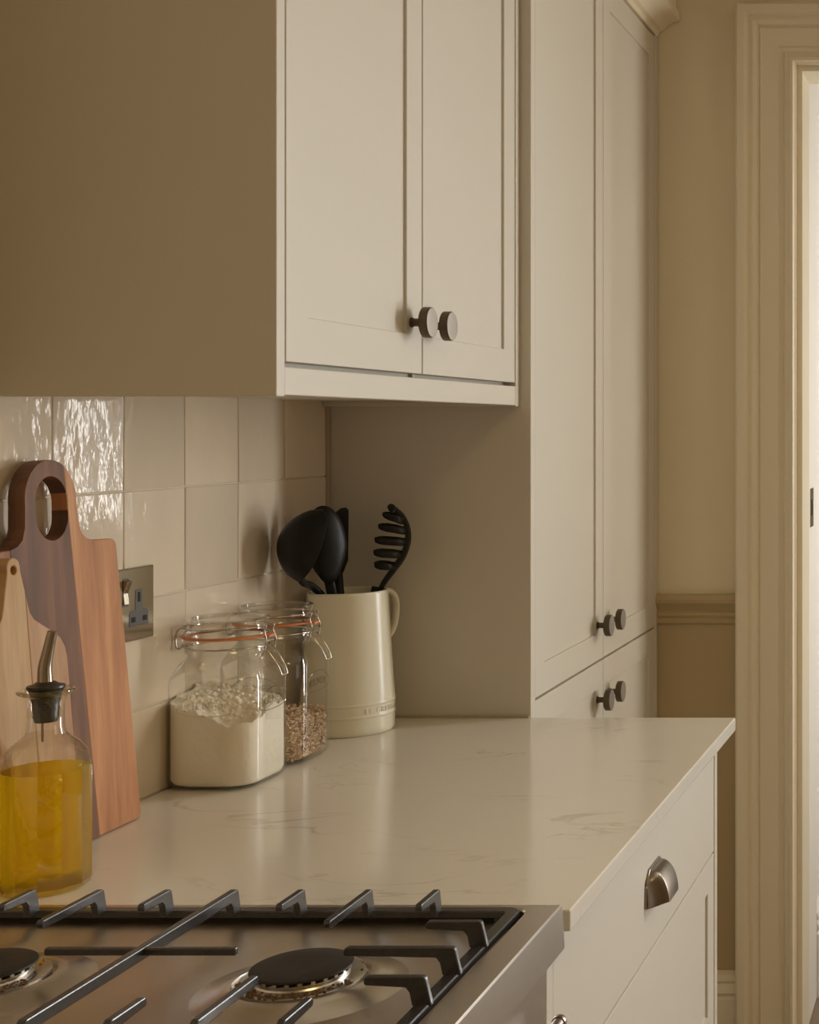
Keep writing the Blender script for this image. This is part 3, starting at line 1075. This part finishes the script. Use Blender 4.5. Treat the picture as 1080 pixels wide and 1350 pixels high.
# ------------------------------------------------------------------ clip-top jars
def sq_ring(cx, cy, z, half, r, k, n=64):
    """k=0 circle of radius half, k=1 rounded square"""
    out = []
    for i in range(n):
        a = 2 * pi * i / n
        c, s = cos(a), sin(a)
        # rounded square as ray intersection
        h = half - r
        if abs(c) * half >= abs(s) * half:
            big, small = abs(c), abs(s)
        else:
            big, small = abs(s), abs(c)
        t = half / big
        if small * t > h:
            # corner arc: |t*d - (h,h)| = r
            bq = -(big + small) * h
            cq = 2 * h * h - r * r
            t = -bq + sqrt(max(0, bq * bq - cq))
        rad = t * k + half * (1 - k)
        out.append(Vector((cx + rad * c, cy + rad * s, z)))
    return out


def jar(cx, cy, label):
    J = empty('storage_jar', (cx, cy, ZC))
    tag(J, label, 'jar', 'clip top storage jars')
    hw = .0560
    bm = bmesh.new()
    R = [(.046, .030, .0005, 1), (.052, .030, .0020, 1), (hw - .0008, .028, .0065, 1), (hw, .028, .012, 1), (hw, .028, .128, 1), (hw - .0010, .029, .136, 1), (hw - .0045, .031, .1445, .95), (.0485, .03, .1520, .7),
         (.0455, .03, .1570, .3), (.0448, .03, .1610, 0), (.0475, .03, .1635, 0), (.0488, .03, .1655, 0), (.0475, .03, .1685, 0), (.0465, .03, .1720, 0), (.0485, .03, .1765, 0), (.0492, .03, .1795, 0), (.0480, .03, .1815, 0), (.0430, .03, .1820, 0)]
    loft(bm, [sq_ring(cx, cy, ZC + z, h, r, k) for h, r, z, k in R], True, False)
    ps = [smooth_angle(obj('glass_body', bm, GLASS), 40)]
    bm = bmesh.new()
    lathe(bm, [(.0470, .1818), (.0512, .1820), (.0520, .1832), (.0512, .1846), (.0470, .1848)], 56, (cx, cy, ZC), cap0=False, cap1=False)
    # tab of the seal, below the clasp
    box(bm, cx + .0500, cx + .0580, cy - .006, cy + .006, ZC + .1822, ZC + .1844)
    ps.append(smooth_angle(obj('rubber_seal', bm, SEAL), 40))
    bm = bmesh.new()
    lathe(bm, [(.0440, .1850), (.0500, .1852), (.0508, .1870), (.0500, .1895), (.0470, .1915), (.0452, .1940), (.0450, .1990), (.0462, .2020), (.0464, .2050), (.0450, .2062), (.0415, .2060), (.0395, .2035), (.0, .2025)], 56, (cx, cy, ZC), cap0=False, cap1=False)
    ps.append(smooth_angle(obj('lid', bm, GLASSL2), 40))
    # hinge wire at the wall side
    z = ZC
    hx = cx - .0505
    bm = bmesh.new()
    for s in (-1, 1):
        tube(bm, spline([(cx - .043, cy + s * .011, z + .1945), (hx - .002, cy + s * .011, z + .1940), (hx - .0062, cy + s * .011, z + .1860), (hx - .0060, cy + s * .011, z + .1730), (hx - .0025, cy + s * .011, z + .1690), (hx + .0035, cy + s * .011, z + .1735)], 5), .00125, 8)
    tube(bm, [(hx - .0025, cy - .011, z + .1690), (hx - .0025, cy + .011, z + .1690)], .00125, 8)
    ps.append(smooth_angle(obj('hinge_wire', bm, CHROME), 50))
    # wires round neck and lid
    bm = bmesh.new()
    tube(bm, [(cx + .0475 * cos(2 * pi * i / 48), cy + .0475 * sin(2 * pi * i / 48), z + .1702) for i in range(48)], .0012, 8, closed=True)
    tube(bm, [(cx + .0460 * cos(2 * pi * i / 48), cy + .0460 * sin(2 * pi * i / 48), z + .1945) for i in range(48)], .0012, 8, closed=True)
    ps.append(smooth_angle(obj('neck_wire', bm, CHROME), 50))
    # clasp on the room side: upper link, pivots, lever loop hanging outwards
    qx = cx + .0485
    bm = bmesh.new()
    for s in (-1, 1):
        tube(bm, spline([(qx - .004, cy + s * .0065, z + .1945), (qx + .0060, cy + s * .0085, z + .1965), (qx + .0045, cy + s * .0090, z + .1890), (qx + .0075, cy + s * .0105, z + .1790), (qx + .0050, cy + s * .0110, z + .1630), (qx + .0020, cy + s * .0110, z + .1600)], 5), .00115, 8)
        tube(bm, [(qx + .0072, cy + s * .0085, z + .1775), (qx + .0072, cy + s * .0125, z + .1775)], .0022, 10)
    tube(bm, [(qx + .0072, cy - .011, z + .1775), (qx + .0072, cy + .011, z + .1775)], .0010, 8)
    ps.append(smooth_angle(obj('clasp_link', bm, CHROME), 50))
    bm = bmesh.new()
    lp = spline([(qx + .0030, cy - .0085, z + .1690), (qx + .0090, cy - .0082, z + .1640), (qx + .0190, cy - .0075, z + .1500), (qx + .0245, cy - .0065, z + .1375), (qx + .0250, cy - .0045, z + .1352),
                 (qx + .0250, cy + .0045, z + .1352), (qx + .0245, cy + .0065, z + .1375), (qx + .0190, cy + .0075, z + .1500), (qx + .0090, cy + .0082, z + .1640), (qx + .0030, cy + .0085, z + .1690)], 4)
    tube(bm, lp, .00115, 8)
    ps.append(smooth_angle(obj('clasp_lever', bm, CHROME), 50))
    for o_ in ps:
        turn = {'hinge_wire': 15, 'clasp_link': -5, 'clasp_lever': -5, 'rubber_seal': -5}.get(o_.name.split('.')[0])
        if turn:
            o_.data.transform(Matrix.Translation((cx, cy, 0)) @ Matrix.Rotation(radians(turn), 4, 'Z') @ Matrix.Translation((-cx, -cy, 0)))
    # embossed oval banner with lettering on the camera-side and room-side faces
    for face in (0, 1):
        me = text_mesh('KILNER', .0135, .0006, 1.15)
        xs = [v.co.x for v in me.vertices]
        mid = (min(xs) + max(xs)) / 2
        bm = bmesh.new()
        bm.from_mesh(me)
        bpy.data.meshes.remove(me)
        for v in bm.verts:
            a, b, e = v.co.x - mid, v.co.y - .0048, v.co.z
            b += -.004 * (a / .03) ** 2 + .002
            if face == 0:
                v.co = Vector((cx + a, cy - hw - .0004 - e, z + .103 + b))
            else:
                v.co = Vector((cx + hw + .0004 + e, cy + a, z + .103 + b))
        ring = []
        for i in range(40):
            t = 2 * pi * i / 40
            a, b = .0335 * cos(t), .0135 * sin(t)
            b += -.004 * (a / .03) ** 2 + .002
            ring.append((cx + a, cy - hw - .0003, z + .103 + b) if face == 0 else (cx + hw + .0003, cy + a, z + .103 + b))
        tube(bm, ring, .0006, 6, closed=True)
        ps.append(obj('embossed_banner', bm, GLASSE))
    rel(J, *ps)
    return J


J1 = (.0520, 1.8315)
J2 = (.0520, 1.9535)
jar(*J1, 'square clip top glass jar holding white flour')
jar(*J2, 'square clip top glass jar holding oat grains, beside the cream jug')


# flour: body filling the jar with a lumpy broken top
def flour_fill(cx, cy):
    rnd = random.Random(3)
    bm = bmesh.new()
    N = 112
    M = 34
    hw, r = .0535, .026
    rings = []
    for z in (.0040, .0065, .012):
        hh = hw - (.008 if z < .005 else .0025 if z < .01 else 0)
        rings.append(sq_ring(cx, cy, ZC + z, hh, r, 1, N))

    def top(x, y):
        # height of the flour surface: high toward the wall side, scooped toward the room
        dx, dy = (x - cx) / hw, (y - cy) / hw
        h = .1000 - .011 * dx + .006 * dy
        h -= .014 * math.exp(-((dx - .45) ** 2 + (dy + .75) ** 2) / .16)
        h += .006 * math.exp(-((dx - .95) ** 2 + (dy - .1) ** 2) / .10)
        q = Vector((x * 95, y * 95, 3.1))
        h += .0042 * mnoise.noise(q) + .0030 * mnoise.noise(q * 2.3) + .0020 * abs(mnoise.noise(q * 5.1)) + .0009 * mnoise.noise(q * 9.7)
        return h
    edge = sq_ring(cx, cy, 0, hw, r, 1, N)
    for kf in (.35, .7, 1.0):
        rings.append([Vector((p.x, p.y, ZC + .012 + (top(p.x, p.y) - .012) * kf)) for p in edge])
    for j in range(1, M):
        s = 1 - j / M
        rings.append([Vector((cx + (p.x - cx) * s, cy + (p.y - cy) * s, ZC + top(cx + (p.x - cx) * s, cy + (p.y - cy) * s))) for p in edge])
    loft(bm, rings, True, True)
    for i in range(60):
        a = rnd.uniform(0, 2 * pi)
        q = sqrt(rnd.random()) * .95
        p = sq_ring(cx, cy, 0, hw - .003, r, 1, N)[int(a / (2 * pi) * N)]
        x, y = cx + (p.x - cx) * q, cy + (p.y - cy) * q
        s = rnd.uniform(.0015, .0038)
        bmesh.ops.create_icosphere(bm, subdivisions=1, radius=s, matrix=Matrix.Translation((x, y, ZC + top(x, y) + s * .2)))
    o = smooth_angle(obj('flour', bm, FLOUR), 60)
    tag(o, 'white flour with a crumbly scooped top inside the front glass jar', 'flour', kind='stuff')


flour_fill(*J1)


def oats(cx, cy):
    rnd = random.Random(11)
    m = bpy.data.materials.new('oat_grains')
    m.use_nodes = True
    nt = m.node_tree
    b = nt.nodes['Principled BSDF']
    b.inputs['Roughness'].default_value = .75
    g = nt.nodes.new('ShaderNodeNewGeometry')
    r = nt.nodes.new('ShaderNodeValToRGB')
    e = r.color_ramp.elements
    e[0].position, e[0].color = 0.0, (.30, .15, .07, 1)
    e[1].position, e[1].color = 1.0, (.86, .72, .54, 1)
    k = e.new(.4)
    k.color = (.66, .48, .31, 1)
    nt.links.new(g.outputs['Random Per Island'], r.inputs[0])
    nt.links.new(r.outputs[0], b.inputs['Base Color'])
    bm = bmesh.new()
    hw, rr = .0528, .026
    # a core so that nothing shows through
    loft(bm, [sq_ring(cx, cy, ZC + z, h, .022, 1, 32) for z, h in ((.006, .046), (.012, .049), (.056, .049), (.060, .030))], True, True)
    edge = sq_ring(cx, cy, 0, hw, rr, 1, 240)

    def grain(p, s):
        M_ = Matrix.Translation(p) @ Matrix.Rotation(rnd.uniform(0, 6.3), 4, Vector((rnd.uniform(-1, 1), rnd.uniform(-1, 1), rnd.uniform(-1, 1))).normalized()) @ Matrix.Diagonal((s * 2.3, s * .85, s * .7, 1))
        bmesh.ops.create_icosphere(bm, subdivisions=1, radius=1.0, matrix=M_)
    for i in range(1500):
        p = rnd.choice(edge)
        q = rnd.uniform(.93, .975)
        zz = rnd.uniform(.0075, .0625)
        if zz < .011:
            q *= .95
        grain(Vector((cx + (p.x - cx) * q, cy + (p.y - cy) * q, ZC + zz)), rnd.uniform(.0013, .0021))
    for i in range(500):
        p = rnd.choice(edge)
        q = sqrt(rnd.random()) * .95
        grain(Vector((cx + (p.x - cx) * q, cy + (p.y - cy) * q, ZC + rnd.uniform(.058, .064) - .003 * q)), rnd.uniform(.0013, .0021))
    o = obj('oat_grains', bm, m)
    tag(o, 'brown and beige oat grains in the bottom of the rear glass jar', 'oats', kind='stuff')


oats(*J2)

# ------------------------------------------------------------------ stoneware jug
GX, GY = .0675, 2.1400
Jg = empty('utensil_jug', (GX, GY, ZC))
tag(Jg, 'cream stoneware jug with embossed band holding black utensils', 'jug')
HA = math.atan2(.87, .5)          # handle direction
JH = .2045


def jug_r(h):
    # taper from foot to rim, with two ridges
    r = .0640 - .0095 * max(0, (h - .05) / (JH - .05)) ** .9
    for hz in (.0275, .0445):
        r += .0012 * math.exp(-((h - hz) / .0016) ** 2)
    if h < .006:
        r -= .003 * (1 - h / .006) ** 2
    return r


bm = bmesh.new()
hs = [0.0003, .0012, .003, .006, .012, .020] + [.022 + .001 * i for i in range(29)] + [.06 + .012 * i for i in range(12)] + [JH - .004, JH - .0012]
rings = []
N = 72


def jug_ring(r, h):
    out = []
    for i in range(N):
        a = 2 * pi * i / N
        t = max(0, (h - JH * .80) / (JH * .20))
        da = (a - HA - pi + pi) % (2 * pi) - pi          # angle from the handle side
        db = ((a - (HA + pi)) + pi) % (2 * pi) - pi      # angle from the spout side
        rr = r + .0085 * t * t * math.exp(-(db / .30) ** 2)
        out.append(Vector((GX + rr * cos(a), GY + rr * sin(a), ZC + h)))
    return out


for h in hs:
    rings.append(jug_ring(jug_r(h), h))
rings.append(jug_ring(jug_r(JH) - .0012, JH))
rings.append(jug_ring(jug_r(JH) - .0036, JH))
rings.append(jug_ring(jug_r(JH) - .0048, JH - .0015))
for h in (JH - .02, JH - .06, .06, .012):
    rings.append(jug_ring(jug_r(max(h, .05)) - .0052, h))
loft(bm, rings, True, True)
jb = smooth_angle(obj('jug_body', bm, CERAM), 50)
bm = bmesh.new()
hp = []
for rr, h in ((.052, .196), (.064, .1985), (.0765, .192), (.0820, .178), (.0815, .160), (.0775, .143), (.069, .130), (.058, .124)):
    hp.append((GX + rr * cos(HA), GY + rr * sin(HA), ZC + h))
pts = spline(hp, 5)
rings = []
sd = Vector((-sin(HA), cos(HA), 0))
for i, p in enumerate(pts):
    t = (pts[min(i + 1, len(pts) - 1)] - pts[max(i - 1, 0)]).normalized()
    nn = sd.cross(t)
    rings.append([p + sd * .0078 * cos(2 * pi * k / 14) + nn * .0042 * sin(2 * pi * k / 14) for k in range(14)])
loft(bm, rings)
jh = smooth_angle(obj('handle', bm, CERAM), 60)
me = text_mesh('LE CREUSET', .0105, .0007, 1.25)
bm = bmesh.new()
bm.from_mesh(me)
bpy.data.meshes.remove(me)
a0 = math.radians(-46)
for v in bm.verts:
    a = a0 + v.co.x / .0645
    r = .0637 + .0006 + v.co.z
    v.co = Vector((GX + r * cos(a), GY + r * sin(a), ZC + .0322 + v.co.y))
jl = obj('embossed_lettering', bm, CERAM)
rel(Jg, jb, jh, jl)

# ------------------------------------------------------------------ utensils
def frame_from(zdir, ydir, origin):
    z = Vector(zdir).normalized()
    y = Vector(ydir)
    y = (y - z * y.dot(z)).normalized()
    x = y.cross(z)
    M = Matrix((x, y, z)).transposed().to_4x4()
    M.translation = Vector(origin)
    return M


def bowl_mesh(bm, M, Wd, Ln, depth, thick=.0022, tip=0.0, nr=10, na=40):
    """shallow bowl: local x across, z along, opening toward +y"""
    def P(r, a, off):
        x = Wd * r * cos(a)
        z = Ln * r * sin(a)
        if z < 0:
            x *= 1 - tip * (-z / Ln) ** 1.5
        y = -depth * (1 - r * r) ** .75 if r < 1 else 0
        return M @ Vector((x * (1 + off * .02), y - off * thick * (1 if r < .99 else .3), z * (1 + off * .01)))
    inner = [[P(j / nr, 2 * pi * i / na, 0) for i in range(na)] for j in range(1, nr + 1)]
    outer = [[P(j / nr, 2 * pi * i / na, 1) for i in range(na)] for j in range(nr, 0, -1)]
    loft(bm, inner + outer, True, True)


def handle_tube(name, a, b, r0=.0046, flat=.6):
    bm = bmesh.new()
    a, b = Vector(a), Vector(b)
    d = (b - a).normalized()
    s = d.cross(Vector((-.4, .9, 0))).normalized()
    n = d.cross(s)
    rings = []
    for i in range(9):
        t = i / 8
        p = a.lerp(b, t)
        w = r0 * (1.25 - .25 * t)
        rings.append([p + s * w * cos(2 * pi * k / 12) + n * w * flat * sin(2 * pi * k / 12) for k in range(12)])
    loft(bm, rings)
    return smooth_angle(obj(name, bm, BLACKP), 50)


VR = Vector((.90, .43, 0)).normalized()      # across the view at the jug
VD = Vector((-.40, .917, 0)).normalized()    # away from the camera

# soup ladle: deep bowl, opening to the room side
Lh = empty('soup_ladle', (GX, GY, ZC + .012))
tag(Lh, 'black nylon soup ladle, its deep bowl leaning against the tiles', 'ladle')
lc = Vector((.0560, 2.0440, 1.1880))
bm = bmesh.new()
bowl_mesh(bm, frame_from(Vector((.30, .12, .95)), VR * .93 + VD * .36, lc), .036, .0520, .0410)
lb = smooth_angle(obj('bowl', bm, BLACKP), 50)
bm = bmesh.new()
tube(bm, spline([lc + Vector((-.012, -.004, -.0420)), lc + Vector((-.013, .008, -.0530)), (.0400, 2.0900, 1.1240), (.0480, 2.1120, 1.100), (.0620, 2.1300, 1.040), (.0900, 2.1560, ZC + .018)], 6), .0052, 12)
lhd = smooth_angle(obj('handle', bm, BLACKP), 50)
rel(Lh, lb, lhd)
# serving spoon: convex back toward the camera
Sp = empty('serving_spoon', (GX, GY, ZC + .012))
tag(Sp, 'black nylon serving spoon, rounded back facing out, middle of the jug', 'spoon')
sc_ = Vector((.0530, 2.1000, 1.1830))
bm = bmesh.new()
bowl_mesh(bm, frame_from(Vector((-.08, -.04, 1)), VD + VR * -.25, sc_), .0280, .0570, .0150, tip=.45)
s1 = smooth_angle(obj('bowl', bm, BLACKP), 50)
s2 = handle_tube('handle', sc_ + Vector((.0030, .004, -.050)), (.0760, 2.1520, ZC + .016), .0055)
rel(Sp, s1, s2)
# turner behind
Tu = empty('spatula', (GX, GY, ZC + .012))
tag(Tu, 'black nylon spatula with slanted tip, half hidden behind the spoon', 'spatula')
bm = bmesh.new()
o_ = Vector((.0405, 2.1660, 1.1750))
M = frame_from(Vector((-.04, .03, 1)), VD, o_)
out = [(-.006, -.040), (.006, -.040), (.014, -.020), (.0165, .054), (.013, .0585), (.006, .0575), (-.016, .040), (-.0165, -.018)]
loft(bm, [[M @ Vector((x, -.0012, z)) for x, z in out], [M @ Vector((x, .0012, z)) for x, z in out]])
t1 = obj('blade', bm, BLACKP, bevel=.0006)
t2 = handle_tube('handle', M @ Vector((0, 0, -.036)), (.0760, 2.1300, ZC + .016), .0048)
rel(Tu, t1, t2)
# spaghetti server: curved trough with two rows of tines
Ss = empty('spaghetti_server', (GX, GY, ZC + .012))
tag(Ss, 'black nylon spaghetti server with long tines, right side of the jug', 'server')
so = Vector((GX, GY, 0)) + VD * .004


def sv(px, z, dep=0.0):
    """px: metres along the view's right from the jug axis"""
    return so + VR * px + VD * dep + Vector((0, 0, z))


spine = spline([sv(.0400, 1.112), sv(.0480, 1.125), sv(.0620, 1.143), sv(.0740, 1.160), sv(.0815, 1.182), sv(.0810, 1.203), sv(.0730, 1.222), sv(.0600, 1.2345)], 4)
bm = bmesh.new()
rings = []
for i, p in enumerate(spine):
    t = i / (len(spine) - 1)
    tg = (spine[min(i + 1, len(spine) - 1)] - spine[max(i - 1, 0)]).normalized()
    nn = VD.cross(tg).normalized()      # toward the hollow side
    if nn.dot(VR) > 0:
        nn = -nn
    hw_ = .006 + .0055 * sin(min(1, t * 1.5) * pi / 2)
    ring = []
    for q in range(9):
        a = -1 + 2 * q / 8
        ring.append(p + VD * hw_ * a + nn * (.004 * a * a * min(1, t * 3)))
    ring += [r_ + nn * -(.0062 - .0030 * t) for r_ in ring[::-1]]
    rings.append(ring)
loft(bm, rings)
s1 = smooth_angle(obj('trough', bm, BLACKP), 50)
tines = []
for side in (-1, 1):
    for (px0, z0, px1, z1) in ((.066, 1.2290, .0545, 1.2350), (.0770, 1.2140, .0470, 1.2240), (.0800, 1.1990, .0410, 1.2065), (.0790, 1.1820, .0360, 1.1865), (.0730, 1.1640, .0345, 1.1680), (.0640, 1.1470, .0355, 1.1500)):
        bm = bmesh.new()
        pts = spline([sv(px0, z0, side * .004), sv(px0 - .006, z0 + .0005, side * .0165), sv(px0 * .6 + px1 * .4, z0 * .6 + z1 * .4, side * .0225), sv(px1, z1, side * .0190)], 4)
        rings = []
        for i, p in enumerate(pts):
            d = (pts[min(i + 1, len(pts) - 1)] - pts[max(i - 1, 0)]).normalized()
            upv = Vector((0, 0, 1))
            upv = (upv - d * upv.dot(d)).normalized()
            w = d.cross(upv)
            t = i / (len(pts) - 1)
            k = 1 if t < .88 else (.8 if t < .97 else .4)
            rings.append([p + upv * .0052 * k * cos(2 * pi * j / 12) + w * .0022 * k * sin(2 * pi * j / 12) for j in range(12)])
        loft(bm, rings)
        tines.append(smooth_angle(obj('tine', bm, BLACKP), 60))
s2 = handle_tube('handle', sv(.0395, 1.117), (.0720, 2.1250, ZC + .016), .0060)
rel(Ss, s1, s2, *tines)
